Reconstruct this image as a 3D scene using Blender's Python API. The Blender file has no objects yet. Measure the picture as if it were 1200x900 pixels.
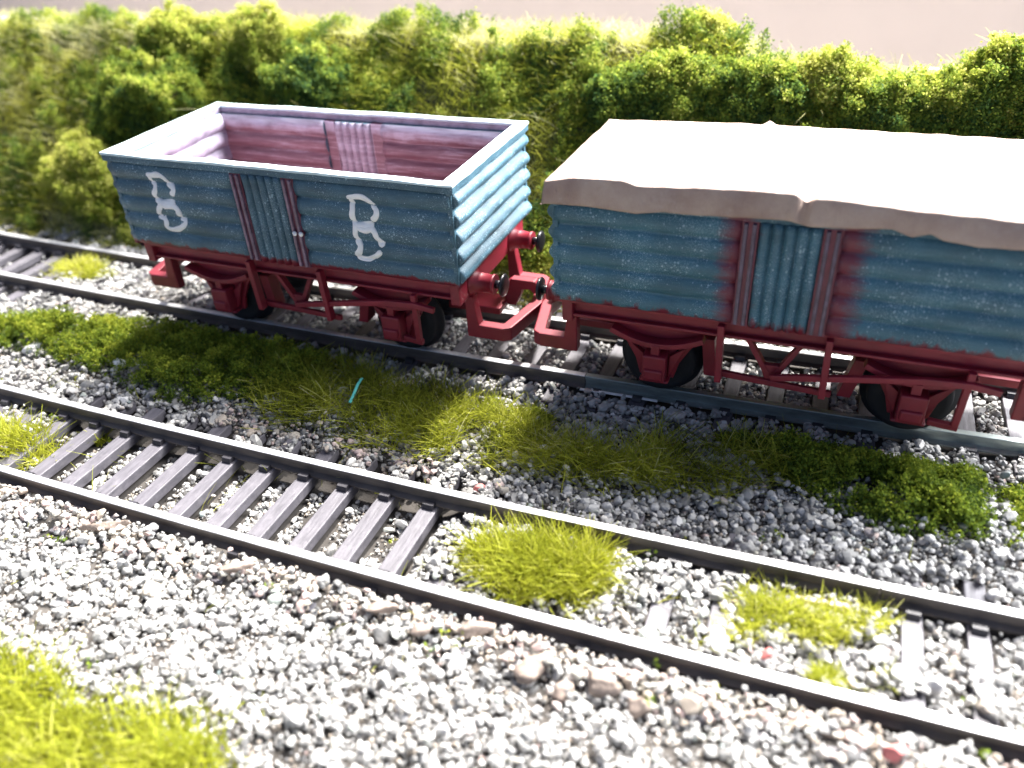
import bpy, bmesh, math, random
import numpy as np
from mathutils import Vector, noise as mnoise
PI = math.pi
rng = np.random.default_rng(7)
random.seed(7)
scene = bpy.context.scene
col = scene.collection
# one unit = one centimetre of the model railway

# ------------------------------------------------------------------ camera
CAM = (12.4325, -12.1569, 7.9867); ROT = (0.9688, 0.0546, 0.3775); FPX = 937.97
cd = bpy.data.cameras.new('camera'); cam = bpy.data.objects.new('camera', cd); col.objects.link(cam)
cam.location = CAM; cam.rotation_euler = ROT
cd.sensor_width = 36; cd.lens = 36 * FPX / 1200; cd.clip_start = .05; cd.clip_end = 500
cd.dof.use_dof = True; cd.dof.focus_distance = 13.0
cd.dof.aperture_fstop = cd.lens * .001 / .165
scene.camera = cam
def rot3(r):
    cx, sx, cy, sy, cz, sz = math.cos(r[0]), math.sin(r[0]), math.cos(r[1]), math.sin(r[1]), math.cos(r[2]), math.sin(r[2])
    return np.array([[cz,-sz,0],[sz,cz,0],[0,0,1]]) @ np.array([[cy,0,sy],[0,1,0],[-sy,0,cy]]) @ np.array([[1,0,0],[0,cx,-sx],[0,sx,cx]])
RM = rot3(ROT)
def in_view(P, m=140):          # only build what the photograph's surroundings could show
    q = (np.asarray(P) - np.array(CAM)) @ RM
    d = np.maximum(-q[:, 2], .1)
    x = 600 + FPX * q[:, 0] / d; y = 450 - FPX * q[:, 1] / d
    return (q[:, 2] < -.5) & (x > -m) & (x < 1200 + m) & (y > -m) & (y < 900 + m * .7)

# ------------------------------------------------------------------ light
WIN = 165000
EL = math.radians(56); AZ = math.radians(3)        # the sun stands behind the train, a little to the right
w = bpy.data.worlds.new('World'); scene.world = w; w.use_nodes = True
nt = w.node_tree; sky = nt.nodes.new('ShaderNodeTexSky'); sky.sky_type = 'NISHITA'; sky.sun_disc = False
sky.sun_elevation = EL; sky.sun_rotation = AZ; sky.dust_density = 3.0; sky.ozone_density = .3; sky.air_density = .55
bg = nt.nodes['Background']; nt.links.new(sky.outputs[0], bg.inputs[0]); bg.inputs[1].default_value = .085
sl = bpy.data.lights.new('sun', 'SUN'); so = bpy.data.objects.new('sun', sl); col.objects.link(so)
sl.energy = 5.0; sl.angle = math.radians(5); sl.color = (1, .965, .91)
S = Vector((math.sin(AZ) * math.cos(EL), math.cos(AZ) * math.cos(EL), math.sin(EL)))
so.rotation_euler = S.to_track_quat('Z', 'Y').to_euler(); so.location = S * 60
# the room's window: a broad soft light behind the layout and to its right
wl = bpy.data.lights.new('window_light', 'AREA'); wo = bpy.data.objects.new('window_light', wl); col.objects.link(wo)
wl.shape = 'RECTANGLE'; wl.size = 55; wl.size_y = 40; wl.energy = WIN; wl.color = (.98, .99, 1)
wo.location = (60, 42, 56); wo.rotation_euler = (Vector(wo.location) - Vector((6, 0, 1))).to_track_quat('Z', 'Y').to_euler()
scene.view_settings.view_transform = 'Standard'; scene.view_settings.look = 'None'
scene.view_settings.exposure = 1.48; scene.view_settings.gamma = 1; scene.view_settings.use_curve_mapping = False
scene.cycles.use_denoising = True
scene.cycles.max_bounces = 7; scene.cycles.transparent_max_bounces = 8

# ------------------------------------------------------------------ material helpers
class Mat:
    def __init__(s, name, rough=.6, metal=0.0):
        s.m = bpy.data.materials.new(name); s.m.use_nodes = True; s.t = s.m.node_tree
        s.b = s.t.nodes['Principled BSDF']; s.b.inputs['Roughness'].default_value = rough; s.b.inputs['Metallic'].default_value = metal
        s._tc = None
    def n(s, t, **k):
        n = s.t.nodes.new(t)
        for a, v in k.items(): setattr(n, a, v)
        return n
    def l(s, a, b): s.t.links.new(a, b)
    def obj(s):
        if not s._tc: s._tc = s.n('ShaderNodeTexCoord')
        return s._tc.outputs['Object']
    def noise(s, scale, detail=3, rough=.55, stretch=None, vec=None):
        v = vec or s.obj()
        if stretch:
            mp = s.n('ShaderNodeMapping'); mp.inputs['Scale'].default_value = stretch; s.l(v, mp.inputs[0]); v = mp.outputs[0]
        nz = s.n('ShaderNodeTexNoise'); nz.inputs['Scale'].default_value = scale; nz.inputs['Detail'].default_value = detail; nz.inputs['Roughness'].default_value = rough
        s.l(v, nz.inputs['Vector']); return nz.outputs['Fac']
    def ramp(s, fac, stops):
        r = s.n('ShaderNodeValToRGB'); e = r.color_ramp.elements
        while len(e) < len(stops): e.new(.5)
        for x, (p, c) in zip(e, stops):
            x.position = p; x.color = (*c, 1) if len(c) == 3 else c
        s.l(fac, r.inputs[0]); return r.outputs[0]
    def math(s, op, a, b=None, c=None):
        n = s.n('ShaderNodeMath', operation=op)
        for i, v in enumerate((a, b, c)):
            if v is None: continue
            if isinstance(v, (int, float)): n.inputs[i].default_value = v
            else: s.l(v, n.inputs[i])
        return n.outputs[0]
    def mix(s, f, a, b):
        n = s.n('ShaderNodeMix', data_type='RGBA')
        for i, v in ((0, f), (6, a), (7, b)):
            if isinstance(v, (int, float)): n.inputs[i].default_value = v
            elif isinstance(v, tuple): n.inputs[i].default_value = (*v, 1)
            else: s.l(v, n.inputs[i])
        return n.outputs[2]
    def color(s, c):
        if isinstance(c, tuple): s.b.inputs['Base Color'].default_value = (*c, 1)
        else: s.l(c, s.b.inputs['Base Color'])
        return s
    def bump(s, h, strength=.3, dist=.02):
        b = s.n('ShaderNodeBump'); b.inputs['Strength'].default_value = strength; b.inputs['Distance'].default_value = dist
        s.l(h, b.inputs['Height']); s.l(b.outputs[0], s.b.inputs['Normal']); return s
    def xyz(s):
        n = s.n('ShaderNodeSeparateXYZ'); s.l(s.obj(), n.inputs[0]); return n.outputs
    def attr(s, name):
        return s.n('ShaderNodeAttribute', attribute_name=name).outputs['Fac']

def simple(name, c, rough=.6, metal=0., var=.25, scale=3., bump=.15, bscale=25., spec=None):
    m = Mat(name, rough, metal); k = m.noise(scale, 4)
    m.color(m.ramp(k, [(.25, tuple(x * (1 - var) for x in c)), (.75, tuple(min(1, x * (1 + var)) for x in c))]))
    if bump: m.bump(m.noise(bscale, 3), bump)
    if spec is not None: m.b.inputs['Specular IOR Level'].default_value = spec
    return m.m

RED = (.33, .022, .042)
def red_plastic():
    m = Mat('red_brown_plastic', .5); k = m.noise(1.5, 4)
    c = m.ramp(k, [(.3, (.165, .009, .020)), (.7, (.27, .015, .032))])
    m.color(m.mix(m.math('MULTIPLY', m.ramp(m.noise(9, 5), [(.5, (0,0,0)), (.75, (1,1,1))]), .25), c, (.16, .03, .05)))
    m.bump(m.noise(40, 2), .12, .01); return m.m
def blue_paint(name, smear, base=(.052, .118, .160)):
    # hand painted blue with pale specks, the red plastic showing ragged along the bottom edge
    m = Mat(name, .46); o = m.xyz()
    c = m.ramp(m.noise(1.6, 4), [(.28, tuple(x * .75 for x in base)), (.72, tuple(x * 1.25 for x in base))])
    st = m.noise(3, 5, .7, stretch=(1, 1, 9))
    c = m.mix(m.math('MULTIPLY', m.ramp(st, [(.5, (0,0,0)), (.78, (1,1,1))]), .35), c, (.13, .27, .34))
    vo = m.n('ShaderNodeTexVoronoi'); vo.inputs['Scale'].default_value = 22; m.l(m.obj(), vo.inputs['Vector'])
    vc = m.n('ShaderNodeSeparateColor'); m.l(vo.outputs['Color'], vc.inputs[0])
    size = m.math('MULTIPLY', m.math('POWER', vc.outputs[0], 2.2), .46)                       # few large specks, many tiny ones
    dens = m.ramp(m.noise(1.7, 3, .6), [(.36, (.35,)*3), (.60, (1,)*3)])
    dot = m.math('LESS_THAN', vo.outputs['Distance'], m.math('MULTIPLY', size, dens))
    c = m.mix(m.math('MULTIPLY', dot, .55), c, (.42, .58, .66))
    vo2 = m.n('ShaderNodeTexVoronoi'); vo2.inputs['Scale'].default_value = 55; m.l(m.obj(), vo2.inputs['Vector'])
    dot2 = m.math('LESS_THAN', vo2.outputs['Distance'], m.math('MULTIPLY', dens, .36))
    c = m.mix(m.math('MULTIPLY', dot2, .45), c, (.36, .50, .57))
    n1 = m.noise(5.5, 5, .75, stretch=(1, 1, .35))
    edge = m.math('ADD', 1.955, m.math('MULTIPLY', m.math('SUBTRACT', n1, .5), .34 + smear * .35))
    f = m.math('SUBTRACT', edge, o[2]); f = m.math('MULTIPLY', f, 22 if not smear else 9)
    f = m.math('MINIMUM', m.math('MAXIMUM', f, 0), 1)
    if smear:      # red rubbed through beside the door posts
        for x0, wd in ((2.72, .30), (4.14, .34)):
            d = m.math('ABSOLUTE', m.math('SUBTRACT', o[0], x0))
            g = m.math('SUBTRACT', 1.0, m.math('DIVIDE', d, wd))
            g = m.math('ADD', m.math('MULTIPLY', g, 1.1), m.math('MULTIPLY', m.math('SUBTRACT', m.noise(4, 4, .7, stretch=(1, 1, 3)), .5), 1.6))
            f = m.math('MAXIMUM', f, m.math('MINIMUM', m.math('MAXIMUM', g, 0), .9))
    c = m.mix(f, c, (.165, .012, .028))
    m.color(c); m.bump(m.noise(45, 3, .7), .35, .02); return m.m
def maroon_inside():
    m = Mat('drybrushed_maroon', .42)
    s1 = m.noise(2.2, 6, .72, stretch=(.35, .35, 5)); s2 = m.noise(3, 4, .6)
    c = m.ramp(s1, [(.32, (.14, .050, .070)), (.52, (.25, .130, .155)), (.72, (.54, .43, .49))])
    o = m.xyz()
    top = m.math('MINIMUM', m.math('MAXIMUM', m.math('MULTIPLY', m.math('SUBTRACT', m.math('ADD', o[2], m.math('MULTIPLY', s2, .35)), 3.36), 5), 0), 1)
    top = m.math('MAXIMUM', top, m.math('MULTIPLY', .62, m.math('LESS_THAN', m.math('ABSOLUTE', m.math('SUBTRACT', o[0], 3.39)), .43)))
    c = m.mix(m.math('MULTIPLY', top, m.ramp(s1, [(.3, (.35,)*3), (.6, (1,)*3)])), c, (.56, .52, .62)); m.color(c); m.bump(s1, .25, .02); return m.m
M = {}
M['red'] = red_plastic()
M['blue'] = blue_paint('speckled_blue_paint', 0)
M['blue2'] = blue_paint('rubbed_blue_paint', 1, (.045, .135, .185))
M['maroon'] = maroon_inside()
M['cap'] = simple('pale_worn_paint', (.62, .76, .80), .5, var=.12, scale=4, bump=.3)
M['white'] = simple('white_brush_paint', (.92, .91, .89), .55, var=.08, scale=6, bump=.2)
M['lavender'] = simple('pale_lavender_paint', (.30, .255, .33), .5, var=.4, scale=4)
M['post'] = simple('dark_maroon_paint', (.13, .03, .055), .45, var=.4, scale=5)
M['post2'] = simple('red_maroon_paint', (.17, .03, .055), .45, var=.35, scale=5)
M['steel_strap'] = simple('rubbed_strap_paint', (.20, .13, .18), .4, var=.45, scale=7)
M['strap2'] = simple('blue_grey_strap_paint', (.10, .07, .11), .4, var=.6, scale=6)
M['black'] = simple('black_plastic', (.012, .012, .016), .32, var=.2)
M['wheel'] = simple('black_wheel', (.007, .007, .010), .75, var=.3)
M['steel'] = simple('grey_metal', (.55, .55, .55), .3, metal=1., var=.15)
def rail_mat(name, c, rough, metal=0.):
    m = Mat(name, rough, metal); k = m.noise(2.5, 5, .65, stretch=(.5, 1, 2))
    m.color(m.ramp(k, [(.3, tuple(x * .6 for x in c)), (.7, tuple(min(1, x * 1.4) for x in c))])); m.bump(m.noise(30, 3), .12, .01); return m.m
M['rail'] = rail_mat('rail_side_grime', (.105, .086, .074), .62)
M['railhead'] = rail_mat('polished_rail_head', (.62, .61, .61), .45, .5)
M['railbare'] = rail_mat('bare_rail_metal', (.30, .34, .33), .42, .7)
def sleeper_mat():
    m = Mat('sleeper_plastic', .55); g = m.noise(4, 5, .7, stretch=(4, .5, 1))
    c = m.ramp(g, [(.3, (.058, .054, .063)), (.7, (.13, .121, .138))])
    c = m.mix(m.math('MULTIPLY', m.ramp(m.noise(5, 5, .7), [(.52, (0,0,0)), (.7, (1,1,1))]), .3), c, (.22, .205, .22))
    m.color(c); m.bump(g, .5, .02); return m.m
M['sleeper'] = sleeper_mat(); M['chair'] = simple('black_rail_chair', (.03, .028, .034), .45)
def tint_mat(name, stops, rough=.6, trans=0., bump=0):
    m = Mat(name, rough); c = m.ramp(m.attr('tint'), stops)
    m.color(c)
    if bump: m.bump(m.noise(22, 4, .7), bump, .02)
    if trans:
        t = m.n('ShaderNodeBsdfTranslucent'); m.l(c, t.inputs[0]); mx = m.n('ShaderNodeMixShader'); mx.inputs[0].default_value = trans
        m.l(m.b.outputs[0], mx.inputs[1]); m.l(t.outputs[0], mx.inputs[2]); m.l(mx.outputs[0], m.t.nodes['Material Output'].inputs[0])
        m.b.inputs['Specular IOR Level'].default_value = .15
    return m.m
M['stone'] = tint_mat('ballast_chippings', [(0, (.11, .108, .105)), (.18, (.23, .225, .215)), (.45, (.36, .352, .34)), (.68, (.48, .468, .45)), (.80, (.64, .625, .60)), (.86, (.35, .295, .24)), (.92, (.40, .44, .40)), (.97, (.45, .34, .31)), (1, (.22, .28, .28))], .62, bump=.35)
M['grass'] = tint_mat('static_grass', [(0, (.045, .055, .012)), (.3, (.16, .18, .022)), (.6, (.38, .41, .04)), (.85, (.58, .57, .09)), (1, (.70, .67, .36))], .6, .5)
M['grass_bright'] = tint_mat('lime_static_grass', [(0, (.10, .12, .018)), (.35, (.24, .27, .022)), (.7, (.40, .41, .035)), (1, (.56, .53, .16))], .6, .42)
M['leaf'] = tint_mat('foam_foliage', [(0, (.025, .060, .026)), (.3, (.07, .135, .036)), (.6, (.21, .29, .04)), (.85, (.44, .48, .07)), (1, (.62, .61, .17))], .7, .45)
M['moss'] = tint_mat('turf_moss', [(0, (.03, .06, .018)), (.35, (.085, .14, .022)), (.7, (.24, .31, .03)), (1, (.48, .50, .06))], .7, .42)
M['soil'] = simple('glued_soil', (.055, .048, .042), .9, var=.5, scale=1.4, bump=.9, bscale=9)
M['bank'] = simple('earth_bank', (.07, .07, .025), .9, var=.5, scale=2, bump=.6, bscale=8)
M['grit'] = simple('brown_grit', (.25, .195, .16), .8, var=.4, scale=6, bump=1.0, bscale=14)
M['pink'] = simple('pink_stone', (.50, .15, .14), .7, var=.35, scale=6, bump=.5)
M['pale'] = simple('white_stone', (.72, .71, .70), .6, var=.12, scale=6, bump=.4)
M['teal'] = simple('teal_plastic', (.10, .50, .42), .35, var=.3, scale=5)
M['wall'] = simple('beige_backboard', (.47, .415, .385), .85, var=.035, scale=.35, bump=.1, bscale=4)
M['ledge'] = simple('white_board_edge', (.80, .78, .75), .6, var=.05)
M['wood'] = simple('pale_stick', (.52, .42, .33), .7, var=.3)
def tarp_mat():
    m = Mat('tan_painted_paper', .62); k = m.noise(1.3, 5, .62)
    c = m.ramp(k, [(.30, (.33, .215, .175)), (.5, (.43, .31, .25)), (.70, (.52, .40, .33))])
    c = m.mix(m.math('MULTIPLY', m.ramp(m.noise(5, 6, .75), [(.55, (0,0,0)), (.72, (1,1,1))]), .3), c, (.58, .50, .46))
    m.color(c); m.bump(m.noise(4, 6, .7, stretch=(1, 1, .5)), .6, .08); return m.m
M['tarp'] = tarp_mat()

# ------------------------------------------------------------------ mesh helpers
def empty(name, label, cat, loc=(0, 0, 0), rz=0, group=None):
    o = bpy.data.objects.new(name, None); col.objects.link(o); o.location = loc; o.rotation_euler = (0, 0, rz)
    o.empty_display_size = .3
    return tag(o, label, cat, group)
def tag(o, label=None, cat=None, group=None, kind=None):
    for k, v in (('label', label), ('category', cat), ('group', group), ('kind', kind)):
        if v: o[k] = v
    return o
def np_mesh(name, V, F, mats, parent=None, tint=None, smooth=False, loc=None):
    me = bpy.data.meshes.new(name); V = np.asarray(V, np.float32); F = np.asarray(F, np.int32); k = F.shape[1]
    me.vertices.add(len(V)); me.vertices.foreach_set('co', V.ravel())
    me.loops.add(F.size); me.loops.foreach_set('vertex_index', F.ravel())
    me.polygons.add(len(F)); me.polygons.foreach_set('loop_start', np.arange(0, F.size, k, dtype=np.int32))
    me.polygons.foreach_set('use_smooth', np.full(len(F), smooth))
    if tint is not None:
        a = me.attributes.new('tint', 'FLOAT', 'POINT'); a.data.foreach_set('value', np.asarray(tint, np.float32))
    me.update(calc_edges=True)
    for m in (mats if isinstance(mats, (list, tuple)) else [mats]): me.materials.append(m)
    o = bpy.data.objects.new(name, me); col.objects.link(o)
    if parent: o.parent = parent
    if loc is not None: o.location = loc
    return o

class MB:
    def __init__(s): s.bm = bmesh.new()
    def quadbox(s, c8, mi=0):
        v = [s.bm.verts.new(c) for c in c8]
        for q in ((0,3,2,1),(4,5,6,7),(0,1,5,4),(1,2,6,5),(2,3,7,6),(3,0,4,7)):
            s.bm.faces.new([v[i] for i in q]).material_index = mi
        return s
    def box(s, x0, x1, y0, y1, z0, z1, mi=0):
        return s.quadbox([(x0,y0,z0),(x1,y0,z0),(x1,y1,z0),(x0,y1,z0),(x0,y0,z1),(x1,y0,z1),(x1,y1,z1),(x0,y1,z1)], mi)
    def bar(s, a, b, w, h, up=(0, 0, 1), mi=0):
        a, b = Vector(a), Vector(b); d = (b - a).normalized(); u = Vector(up); sd = d.cross(u).normalized(); u = sd.cross(d)
        c = []
        for p in (a, b):
            for i, j in ((-1,-1),(1,-1),(1,1),(-1,1)): c.append(p + sd * (w/2*i) + u * (h/2*j))
        return s.quadbox(c, mi)
    def prism(s, pts, y0, y1, mi=0):           # outline in (x, z) between two y
        a = [s.bm.verts.new((x, y0, z)) for x, z in pts]; b = [s.bm.verts.new((x, y1, z)) for x, z in pts]
        n = len(pts); s.bm.faces.new(a).material_index = mi; s.bm.faces.new(b[::-1]).material_index = mi
        for i in range(n): s.bm.faces.new((a[i], b[i], b[(i+1) % n], a[(i+1) % n])).material_index = mi
        return s
    def lathe(s, prof, axis, org, seg=28, mi=0, smooth=True):  # prof: (distance along axis, radius)
        ax = Vector(axis).normalized(); t = Vector((0, 0, 1)) if abs(ax.z) < .9 else Vector((1, 0, 0)); u = ax.cross(t).normalized(); v = ax.cross(u)
        rings = []
        for d, r in prof:
            rings.append([s.bm.verts.new(Vector(org) + ax * d + (u * math.cos(2*PI*k/seg) + v * math.sin(2*PI*k/seg)) * r) for k in range(seg)])
        for a, b in zip(rings, rings[1:]):
            for k in range(seg):
                f = s.bm.faces.new((a[k], a[(k+1) % seg], b[(k+1) % seg], b[k])); f.smooth = smooth; f.material_index = mi
        s.bm.faces.new(rings[0][::-1]).material_index = mi; s.bm.faces.new(rings[-1]).material_index = mi
        return s
    def sweep(s, pts, w, h, mi=0):             # flat section swept along a path, joined at the bends
        P = [Vector(p) for p in pts]; rings = []
        for i, p in enumerate(P):
            d = (P[min(i+1, len(P)-1)] - P[max(i-1, 0)]).normalized(); sd = d.cross(Vector((0, 0, 1))); 
            sd = sd.normalized() if sd.length > .05 else Vector((0, 1, 0)); u = sd.cross(d).normalized()
            rings.append([s.bm.verts.new(p + sd * (w/2*i_) + u * (h/2*j_)) for i_, j_ in ((-1,-1),(1,-1),(1,1),(-1,1))])
        for a, b in zip(rings, rings[1:]):
            for k in range(4): s.bm.faces.new((a[k], a[(k+1) % 4], b[(k+1) % 4], b[k])).material_index = mi
        s.bm.faces.new(rings[0][::-1]).material_index = mi; s.bm.faces.new(rings[-1]).material_index = mi
        return s
    def build(s, name, mat, parent=None, bevel=.012, flipy=False, mat4=None):
        bm = s.bm
        if flipy:
            for v in bm.verts: v.co.y = -v.co.y
        bmesh.ops.recalc_face_normals(bm, faces=bm.faces)
        me = bpy.data.meshes.new(name); bm.to_mesh(me); bm.free()
        for m in (mat if isinstance(mat, (list, tuple)) else [mat]): me.materials.append(m)
        o = bpy.data.objects.new(name, me); col.objects.link(o)
        if parent: o.parent = parent
        if bevel:
            b = o.modifiers.new('bevel', 'BEVEL'); b.width = bevel; b.segments = 2; b.limit_method = 'ANGLE'; b.angle_limit = math.radians(40)
        return o

def N3(x, y, z=0., s=1.): return mnoise.noise((x * s, y * s, z * s))
def vnoise(x, y, s=1., seed=0.):
    return np.array([mnoise.noise((float(a) * s, float(b) * s, seed)) for a, b in zip(x, y)])

# ------------------------------------------------------------------ wagons
L, W = 6.95, 3.19
Z0, ZR, ZT = 1.84, 3.48, 3.635        # body bottom, under the rim, top of rim
NR = 5
def ridge(t): return abs(math.sin(PI * t)) ** .5
def bulge(t): return abs(math.sin(PI * t)) ** .85
def panel(name, mats, parent, u0, u1, v0, v1, n, vert, yo, yi, ao, ai, place, seed, jit=.018, prof=ridge):
    # a corrugated plank panel: outer face material 0, inner face material 1
    nu = n * 12 if vert else max(10, int((u1 - u0) * 9)); nv = 14 if vert else n * 12
    bm = bmesh.new(); g = {}
    for i in range(nu + 1):
        for j in range(nv + 1):
            u = u0 + (u1 - u0) * i / nu; v = v0 + (v1 - v0) * j / nv
            t = i / nu * n if vert else j / nv * n
            wob = N3(u * 1.7, v * 1.7, seed) * .05
            r = prof(min(max(t + wob, 0), (n if not vert else 99) - .001)); k = N3(u * 3, v * 3, seed + 9) * jit
            g[i, j, 0] = bm.verts.new(place(u, v, yo + ao * r + k)); g[i, j, 1] = bm.verts.new(place(u, v, yi - ai * ridge(t * 1.0 + wob + .02) + N3(u * 2.2, v * 5, seed + 3) * .03))
    for i in range(nu):
        for j in range(nv):
            f = bm.faces.new((g[i,j,0], g[i+1,j,0], g[i+1,j+1,0], g[i,j+1,0])); f.smooth = True
            f = bm.faces.new((g[i,j,1], g[i,j+1,1], g[i+1,j+1,1], g[i+1,j,1])); f.smooth = True; f.material_index = 1
    for i in range(nu):
        for j in (0, nv): bm.faces.new((g[i,j,0], g[i+1,j,0], g[i+1,j,1], g[i,j,1]))
    for j in range(nv):
        for i in (0, nu): bm.faces.new((g[i,j,0], g[i,j+1,0], g[i,j+1,1], g[i,j,1]))
    bmesh.ops.recalc_face_normals(bm, faces=bm.faces)
    me = bpy.data.meshes.new(name); bm.to_mesh(me); bm.free()
    for m in mats: me.materials.append(m)
    o = bpy.data.objects.new(name, me); col.objects.link(o); o.parent = parent
    return o
DX0, DX1 = 2.97, 3.80                   # door
POSTS = ((2.74, 2.97), (3.80, 4.05))
AX = (1.60, 5.42); RW = .62
AO = .078
def side_out(z):                        # outer surface of a plank side at height z
    t = (z - Z0) / (ZR - Z0) * NR
    return W / 2 - .04 + AO * ridge(max(0, min(NR, t)))

def wagon(name, label, loc, rz, blue, strap, group):
    r = empty(name, label, 'model wagon', loc, rz, group)
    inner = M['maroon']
    for sgn in (-1, 1):
        pl = lambda u, v, wv, sg=sgn: (u, sg * wv, v)
        yo, yi = W / 2 - .04, W / 2 - .16
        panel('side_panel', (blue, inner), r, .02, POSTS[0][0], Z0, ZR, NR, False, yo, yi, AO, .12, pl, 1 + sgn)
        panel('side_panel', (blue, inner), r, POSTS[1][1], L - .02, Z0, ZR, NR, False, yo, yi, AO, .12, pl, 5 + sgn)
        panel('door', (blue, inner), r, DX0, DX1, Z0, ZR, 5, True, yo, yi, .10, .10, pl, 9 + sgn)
        for a, b in POSTS:
            m = MB(); m.box(a, b, sgn * (W/2 - .20), sgn * (W/2 + .02), Z0 - .01, ZR)
            for f in m.bm.faces:
                if abs(f.calc_center_median().y) < W/2 - .19: f.material_index = 1
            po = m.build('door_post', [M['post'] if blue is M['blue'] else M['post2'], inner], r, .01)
            for q in (.25, .75):
                x = a + (b - a) * q
                m = MB(); m.bar((x, sgn * (W/2 + .03), Z0 + .02), (x, sgn * (W/2 + .03), ZR - .03), .055, .07, (0, 1, 0))
                m.build('strap', strap, po, .012)
    for sgn in (-1, 1):
        x0 = 0 if sgn < 0 else L
        ple = lambda u, v, wv, sg=sgn, xx=x0: (xx + sg * wv, u, v)
        o = panel('end_panel', (blue, M['lavender'] if sgn < 0 else inner), r, -W/2 + .03, W/2 - .03, Z0, ZR, NR, False, -.05, -.16, .15, .14, ple, 20 + sgn, .018, bulge)
        for sy in (-1, 1):
            m = MB(); m.bar((x0 - sgn * .03, sy * (W/2 - .03), Z0), (x0 - sgn * .03, sy * (W/2 - .03), ZR), .09, .09, (0, 1, 0))
            m.build('corner_strip', blue, o, .015)
    # rim: four lengths of blue band topped by a pale capping strip
    for (x0, x1, y0, y1) in ((-.07, L + .07, -W/2 - .05, -W/2 + .11), (-.07, L + .07, W/2 - .11, W/2 + .05), (-.07, .14, -W/2 + .112, W/2 - .112), (L - .14, L + .07, -W/2 + .112, W/2 - .112)):
        m = MB(); n = 26
        long_x = (x1 - x0) > (y1 - y0)
        for zz0, zz1, mi, e in ((ZR - .004, ZT - .05, 0, 0), (ZT - .048, ZT, 1, .012)):
            prev = None
            for k in range(n + 1):
                t = k / n; j = N3(t * 9, zz1 * 3, x0 + y0) * .022
                if long_x: c = [(x0 - e + (x1 - x0 + 2*e) * t, y0 - e + j, zz0), (x0 - e + (x1 - x0 + 2*e) * t, y1 + e + j, zz0), (x0 - e + (x1 - x0 + 2*e) * t, y1 + e + j, zz1 + j * .6), (x0 - e + (x1 - x0 + 2*e) * t, y0 - e + j, zz1 + j * .6)]
                else: c = [(x0 - e + j, y0 + (y1 - y0) * t, zz0), (x1 + e + j, y0 + (y1 - y0) * t, zz0), (x1 + e + j, y0 + (y1 - y0) * t, zz1 + j * .6), (x0 - e + j, y0 + (y1 - y0) * t, zz1 + j * .6)]
                ring = [m.bm.verts.new(q) for q in c]
                if prev:
                    for q in range(4): m.bm.faces.new((prev[q], prev[(q+1) % 4], ring[(q+1) % 4], ring[q])).material_index = mi
                else: m.bm.faces.new(ring).material_index = mi
                prev = ring
            m.bm.faces.new(prev).material_index = mi
        for f in m.bm.faces:
            q = f.calc_center_median()
            if .03 < q.x < L - .03 and abs(q.y) < W/2 - .03: f.material_index = 1 if q.z > ZT - .1 else 2
        m.build('rim', [blue, M['cap'], M['lavender']], r, .012)
    m = MB(); m.box(.16, L - .16, -W/2 + .2, W/2 - .2, 1.80, 1.92); m.build('floor', M['maroon'], r)
    # underframe
    for sg in (-1, 1):
        m = MB(); m.box(.2, L - .2, sg * 1.27, sg * 1.36, 1.50, 1.832); m.box(.2, L - .2, sg * 1.362, sg * 1.46, 1.50, 1.55); m.box(.2, L - .2, sg * 1.362, sg * 1.50, 1.76, 1.83)
        sb = m.build('solebar', M['red'], r)
        for xa in AX:
            pts = [(-.78, 1.497), (.78, 1.497), (.70, 1.26), (.52, 1.02), (.36, .74), (.28, .44), (-.28, .44), (-.36, .74), (-.52, 1.02), (-.70, 1.26)]
            m = MB(); m.prism([(xa + a, b) for a, b in pts], sg * 1.12, sg * 1.20); g = m.build('axle_guard', M['red'], r)
            m = MB(); m.box(xa - .19, xa + .19, sg * 1.21, sg * 1.50, .50, .98); m.box(xa - .15, xa + .15, sg * 1.21, sg * 1.55, .56, .74); m.box(xa - .24, xa + .24, sg * 1.21, sg * 1.43, .44, .498)
            m.build('axle_box', M['red'], g, .03)
            m = MB(); pr = []
            for k in range(13):
                t = -1 + k / 6; pr.append((xa + t * .74, sg * 1.33, 1.14 + .2 * t * t))
            m.sweep(pr, .2, .09); m.box(xa - .07, xa + .07, sg * 1.22, sg * 1.44, .98, 1.16); m.build('leaf_spring', M['red'], g, .01)
            for s2 in (-1, 1):
                m = MB(); m.lathe([(0, .035), (.05, .03)], (0, sg, 0), (xa + s2 * .33, sg * 1.19, .98), 10); m.build('bolt', M['black'], g, 0)
                m = MB(); m.prism([(xa + s2 * .21, .5), (xa + s2 * .21, .9), (xa + s2 * .46, 1.1)] if s2 > 0 else [(xa - .46, 1.1), (xa - .21, .9), (xa - .21, .5)], sg * 1.21, sg * 1.30); m.build('box_gusset', M['red'], g, .008)
        # door stops, brake gear
        for xs in (2.60, 4.14):
            m = MB(); m.bar((xs, sg * 1.52, 1.76), (xs + .03, sg * 1.50, .74), .15, .1, (1, 0, 0)); m.build('door_stop', M['red'], r)
        m = MB(); m.bar((2.55, sg * 1.36, .80), (4.3, sg * 1.36, .72), .08, .10); m.build('brake_rod', M['red'], r)
        m = MB(); m.bar((2.98, sg * 1.30, 1.50), (3.36, sg * 1.30, .86), .08, .13, (0, 1, 0)); m.bar((3.78, sg * 1.30, 1.50), (3.44, sg * 1.30, .86), .08, .13, (0, 1, 0)); m.prism([(3.2, 1.06), (3.6, 1.06), (3.46, .74), (3.34, .74)], sg * 1.25, sg * 1.35)
        m.build('vee_hanger', M['red'], r, .008)
        m = MB(); m.sweep([(3.40, sg * 1.46, .92), (4.6, sg * 1.52, 1.16), (5.5, sg * 1.58, 1.34), (6.05, sg * 1.6, 1.38), (6.42, sg * 1.6, 1.33)], .08, .10); m.build('brake_lever', M['red'], r)
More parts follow.
